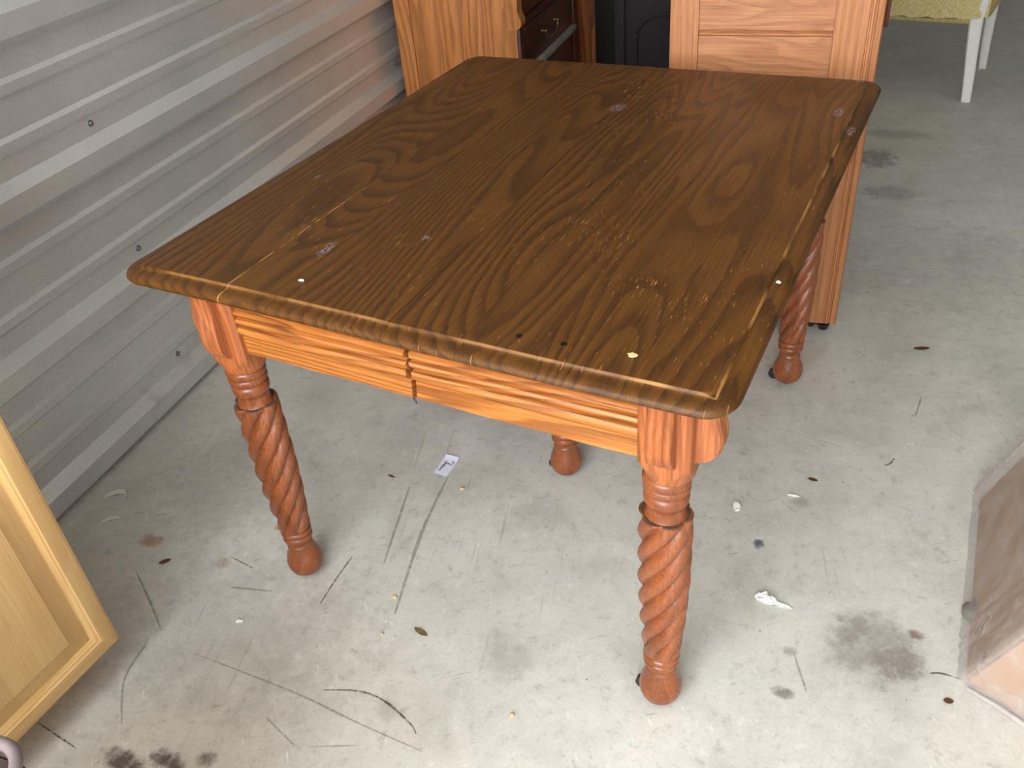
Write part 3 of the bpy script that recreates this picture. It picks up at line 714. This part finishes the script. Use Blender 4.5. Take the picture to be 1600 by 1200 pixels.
# ------------------------------------------------------------------ plastic-wrapped carton, right edge
cb = tag(empty('wrapped_carton', (.326, 1.111, 0)), 'cardboard carton wrapped in clear plastic at the right edge on the concrete', 'box')
d2 = Vector((.867, -.499, 0)); AB = Vector((.053, .487, 0)); LEAN = Vector((.064*.867, -.064*.499, .189))/.189
def carton_mat():
    t = NT('cardboard'); co = t.coord(); n = t.noise(co, 14, 4, 0.6)
    return t.fin(t.mix(t.mr(n, 0.3, 0.7), srgb(168, 130, 94), srgb(150, 114, 80)), 0.7)
M['carton'] = carton_mat()
def wrap_mat():
    t = NT('clear_wrap'); co = t.coord(); o = t.sep(co)
    n = t.noise(co, 18, 5, 0.6, 0.4); cre = t.math('ABSOLUTE', t.math('SUBTRACT', t.noise(co, 6, 1, 0.5, 0.3), 0.5))
    crs = t.mr(cre, 0.006, 0.0)
    tr = t.n('ShaderNodeBsdfTransparent'); tr.inputs[0].default_value = (.97, .97, .97, 1)
    mx = t.n('ShaderNodeMixShader')
    t.put(mx.inputs[0], t.math('ADD', t.mr(n, 0.35, 0.75, 0.28, 0.5), t.math('MULTIPLY', crs, 0.06), clamp=True))
    t.t.links.new(tr.outputs[0], mx.inputs[1]); t.t.links.new(t.b.outputs[0], mx.inputs[2]); t.t.links.new(mx.outputs[0], t.out.inputs[0])
    t.bump(t.math('ADD', n, t.math('MULTIPLY', crs, 0.2)), 0.45, 0.008)
    return t.fin(srgb(206, 200, 196), 0.22)
M['wrap'] = wrap_mat()
def hexa(inset, hgt, name, mat):
    o0 = d2*inset+AB.normalized()*inset
    a = o0+LEAN*(.004+inset*.2); b = a+AB-AB.normalized()*2*inset; e = d2*(.52-2*inset); up = LEAN*hgt
    P = [a, a+e, b+e, b, a+up, a+e+up, b+e+up, b+up]
    return obj(name, [tuple(p) for p in P], [(0, 1, 2, 3), (7, 6, 5, 4), (0, 4, 5, 1), (1, 5, 6, 2), (2, 6, 7, 3), (3, 7, 4, 0)], mat, cb)
hexa(.010, .50, 'carton', M['carton'])
M['board'] = plain('pale_board', srgb(188, 144, 102), 0.6, var=0.06, scale=12)
fb = [d2*.014+LEAN*.006, d2*.49+LEAN*.006, d2*.49+LEAN*.49, d2*.014+LEAN*.49]; ob = Vector((-.5, -.866, 0))*.0005; bb2 = AB.normalized()*.0085
obj('front_board', [tuple(p+ob+AB.normalized()*.003) for p in fb]+[tuple(p+ob+bb2) for p in fb], [(0, 1, 2, 3), (7, 6, 5, 4), (0, 4, 5, 1), (1, 5, 6, 2), (2, 6, 7, 3), (3, 7, 4, 0)], M['board'], cb)
def wrap_mesh():
    rows = []; hgt = .52; nz = 30
    e = d2*.52
    C4 = [Vector((0, 0, 0)), e, e+AB, AB]
    for k in range(nz+1):
        t_ = k/nz; z = .001+hgt*t_; row = []
        for s in range(4):
            p, q = C4[s], C4[(s+1) % 4]; m_ = 40 if s in (0, 3) else 14
            for j in range(m_):
                w_ = j/m_; b = p.lerp(q, w_)+LEAN*z
                nrm = (q-p).cross(Vector((0, 0, 1))).normalized()
                amp = .004*math.sin(math.pi*min(1, w_*1.0))*mnoise.noise(Vector((b.x*14, b.y*14, b.z*9)))
                if s == 3: amp += .0035*math.sin(w_*150)*max(0, 1-abs(w_-.82)/.18)*(1-.3*t_)
                row.append(tuple(b+nrm*(.003+amp)))
        rows.append(row)
    v, f = grid_surface(rows, close_u=True); n0 = len(rows[0]); f.append(tuple((len(rows)-1)*n0+j for j in range(n0)))
    return obj('plastic_wrap', v, f, M['wrap'], cb, 60)
wrap_mesh()
# gathered plastic hem along the floor and loose flap at the far edge
hem = [tuple(d2*(.02+.05*k)+Vector((-.006, -.010, .004+.003*math.sin(k*1.7)))) for k in range(10)]
tube('plastic_hem', hem, [.0035+.002*math.sin(k*2.3)**2 for k in range(10)], M['wrap'], cb, 8)
fl_rows = []
for k in range(13):
    b = AB+LEAN*(.005+.04*k); out = AB.normalized()*(.022+.006*math.sin(k*1.3))
    fl_rows.append([tuple(b), tuple(b+out*.5+d2*(-.006)), tuple(b+out), tuple(b+out*.5+d2*.008)])
v, f = grid_surface(fl_rows, close_u=True, cap=True); obj('plastic_flap', v, f, M['wrap'], cb, 60)
kst = lathe('fold_shade_blob', [(.010, 0), (.022, .003), (.024, .014), (.018, .022), (.006, .024)], M['fold_grey'], cb, 20); kst.location = (.034, .15, 0)  # grey lump stands in for shade in a plastic fold

# ------------------------------------------------------------------ paper note on the floor
nt = tag(empty('paper_note', (-.771, 1.411, 0)), 'small white paper note with black handwriting lying under the table', 'note')
pc = [(-.791, 1.382), (-.756, 1.376), (-.750, 1.443), (-.786, 1.447)]
rows = []
for i in range(7):
    t_ = i/6; row = []
    for s in (0, .5, 1):
        x0_, y0_ = pc[0][0]+(pc[1][0]-pc[0][0])*s, pc[0][1]+(pc[1][1]-pc[0][1])*s
        x1_, y1_ = pc[3][0]+(pc[2][0]-pc[3][0])*s, pc[3][1]+(pc[2][1]-pc[3][1])*s
        row.append((x0_+(x1_-x0_)*t_+.771, y0_+(y1_-y0_)*t_-1.411, .0012+.005*max(0, t_-.75)**1.2*4))
    rows.append(row)
top_n = len(rows)
rows = [r+[(x, y, z-.0006) for x, y, z in reversed(r)] for r in rows]
v, f = grid_surface(rows, close_u=True, cap=True); sheet = obj('sheet', v, f, M['paper'], nt)
strokes = [[(-.767, 1.435), (-.757, 1.428)], [(-.757, 1.427), (-.762, 1.424), (-.755, 1.421)], [(-.774, 1.420), (-.768, 1.419), (-.758, 1.414)], [(-.768, 1.419), (-.769, 1.416)],
    [(-.775, 1.427), (-.780, 1.424), (-.780, 1.420), (-.777, 1.418), (-.774, 1.423)], [(-.774, 1.418), (-.779, 1.410), (-.782, 1.410)], [(-.778, 1.418), (-.775, 1.411), (-.777, 1.408)],
    [(-.780, 1.411), (-.782, 1.408), (-.779, 1.403), (-.776, 1.405), (-.779, 1.410)], [(-.780, 1.404), (-.782, 1.401), (-.778, 1.398), (-.778, 1.401)], [(-.780, 1.400), (-.779, 1.393), (-.782, 1.391), (-.785, 1.395), (-.783, 1.396)]]
V, Fc = [], []
for st in strokes:
    P = [(x+.771, y-1.411, .0016) for x, y in st]
    vv, ff = tube_geo(P, .0007, 6); b = len(V); V += vv; Fc += [tuple(i+b for i in q) for q in ff]
hw_ = obj('handwriting', V, Fc, M['ink'], nt); hw_['label'] = 'black handwritten letters'

# ------------------------------------------------------------------ crumbs and litter
def lump(name, loc, sx, sy, sz, rz, mat, label, cat, group=None, rough_=.35, seed=0, sub=2):
    bm = bmesh.new(); bmesh.ops.create_icosphere(bm, subdivisions=sub, radius=1)
    for q in bm.verts:
        n_ = 1+rough_*mnoise.noise(q.co*1.7+Vector((seed*3.1, seed, 0))); q.co = Vector((q.co.x*n_*sx, q.co.y*n_*sy, max(q.co.z*n_, -.5)*sz))
    zm = min(q.co.z for q in bm.verts)
    for q in bm.verts: q.co.z -= zm
    me = bpy.data.meshes.new(name); bm.to_mesh(me); bm.free()
    o = link(name, me, M[mat], None, 60); o.location = loc; o.rotation_euler = (0, 0, rz)
    return tag(o, label, cat, group)
def leaf(name, loc, ln, wd, rz, mat, label, cat='leaf', curl=.35):
    rows = []
    for i in range(9):
        t_ = i/8; w_ = wd*math.sin(math.pi*(.06+.9*t_))**.8; z = .0008+curl*ln*.25*(t_-.45)**2*2
        rows.append([((t_-.5)*ln, -w_, z+curl*w_*.6), ((t_-.5)*ln, 0, z), ((t_-.5)*ln, w_, z+curl*w_*.6), ((t_-.5)*ln, 0, z+.0007)])
    v, f = grid_surface(rows, close_u=True, cap=True); o = obj(name, v, f, M[mat], None, 50); o.location = loc; o.rotation_euler = (0, 0, rz)
    return tag(o, label, cat)
leaf('dry_leaf', (-.632, .947, 0), .034, .006, R(-20), 'leaf_olive', 'narrow olive dry leaf on the concrete between the two front table legs')
leaf('dry_leaf', (-1.254, .969, 0), .026, .006, R(40), 'leaf_brown', 'small dark brown leaf on the floor right of the maple cabinet')
leaf('dry_leaf', (.052, 1.568, 0), .022, .005, R(-10), 'leaf_brown', 'tiny brown leaf on the floor right of the front right table leg')
leaf('dry_leaf', (.308, 1.059, 0), .016, .006, R(10), 'leaf_brown', 'brown leaf scrap on the floor just before the wrapped carton')
leaf('dry_leaf', (.286, 2.152, 0), .04, .008, R(15), 'leaf_brown', 'dark leaf scrap on the floor right of the oak cabinet corner')
leaf('wood_chip', (-1.057, 1.125, 0), .026, .007, R(20), 'chip', 'tan wood chip on the floor behind the front left table leg', 'chip', .1)
leaf('wood_chip', (-.885, 1.345, 0), .022, .003, R(-15), 'leaf_brown', 'thin brown wood sliver on the floor left of the white note', 'chip', .1)
lump('kernel', (-.719, 1.012, 0), .005, .004, .004, .3, 'kernel', 'pale kernel on the floor right of the front left table foot', 'crumb', seed=1)
lump('kernel', (-.704, .922, 0), .003, .003, .003, 0, 'kernel', 'tiny tan crumb left of the olive leaf on the floor', 'crumb', seed=2)
lump('kernel', (-.704, 1.344, 0), .006, .004, .004, .5, 'kernel', 'pale kernel on the floor just right of the white note', 'crumb', seed=3)
lump('kernel', (-.402, .825, 0), .0045, .004, .004, .5, 'kernel', 'pale kernel on the floor near the bottom centre', 'crumb', seed=4)
lump('crumb', (-.096, 1.44, 0), .009, .013, .006, .3, 'tissue', 'small white crumb on the floor right of the front right leg', 'crumb', rough_=.9, seed=5)
lump('crumb', (.016, 1.506, 0), .012, .004, .003, .0, 'tissue', 'small white sliver on the floor right of the white crumb', 'crumb', rough_=.6, seed=6)
lump('crumb', (-1.0, .872, 0), .007, .005, .003, .4, 'tissue', 'white crumb on the floor below the front left table foot', 'crumb', rough_=.8, seed=11)
# crumpled tissue streak
bm = bmesh.new()
bmesh.ops.create_icosphere(bm, subdivisions=4, radius=1)
for q in bm.verts:
    n_ = 1+.9*mnoise.noise(q.co*2.6)+.5*mnoise.noise(q.co*6)
    tap = interp(q.co.x, [-1, -.5, .2, 1], [1.1, 1.3, .6, .35])
    q.co = Vector((q.co.x*.036, q.co.y*.008*n_*tap, max(0, (q.co.z+.5))*.006*n_*tap))
me = bpy.data.meshes.new('tissue_wad'); bm.to_mesh(me); bm.free()
o = link('tissue_wad', me, M['tissue'], None, 60); o.location = (.004, 1.196, 0); o.rotation_euler = (0, 0, R(-8))
tag(o, 'white crumpled tissue streak on the floor right of the front right leg', 'tissue')
def bent_strip(loc, rz, pts, w_, label):
    rows = []
    for x, y, z in pts: rows.append([(x, y-w_, z), (x, y+w_, z+.001), (x, y+w_, z+.0025), (x, y-w_, z+.0015)])
    v, f = grid_surface(rows, close_u=True, cap=True); o = obj('plastic_scrap', v, f, M['clear_scrap'], None, 40); o.location = loc; o.rotation_euler = (0, 0, rz)
    return tag(o, label, 'scrap')
bent_strip((-1.515, 1.122, 0), R(35), [(-.024, 0, 0), (.005, .002, .003), (.022, .0, .0), (.026, -.012, 0), (.030, -.026, .001)], .0075, 'bent pale plastic scrap on the floor nearest the steel wall')
bent_strip((-1.463, 1.047, 0), R(35), [(-.022, 0, 0), (.0, .002, .002), (.016, .0, .0), (.02, -.012, 0)], .005, 'smaller pale plastic scrap on the floor near the maple cabinet')
# crumbs resting on the tabletop
def on_top(u, v):
    c, s = math.cos(TY), math.sin(TY)
    return (-.4861+c*u-s*v, 1.4781+s*u+c*v, H+warp(u, v)+.0002)
lump('paint_chip', on_top(.348, -.532), .006, .005, .0025, .2, 'kernel', 'cream paint chip on the tabletop near the front right corner', 'chip', rough_=.8, seed=7)
lump('paint_chip', on_top(-.177, -.526), .005, .0025, .0018, .1, 'tissue', 'white paint chip on the tabletop near the front edge, left half', 'chip', rough_=.6, seed=8)
lump('paint_chip', on_top(.478, -.30), .0035, .003, .002, .1, 'tissue', 'white paint chip on the right lip of the tabletop', 'chip', rough_=.6, seed=9)
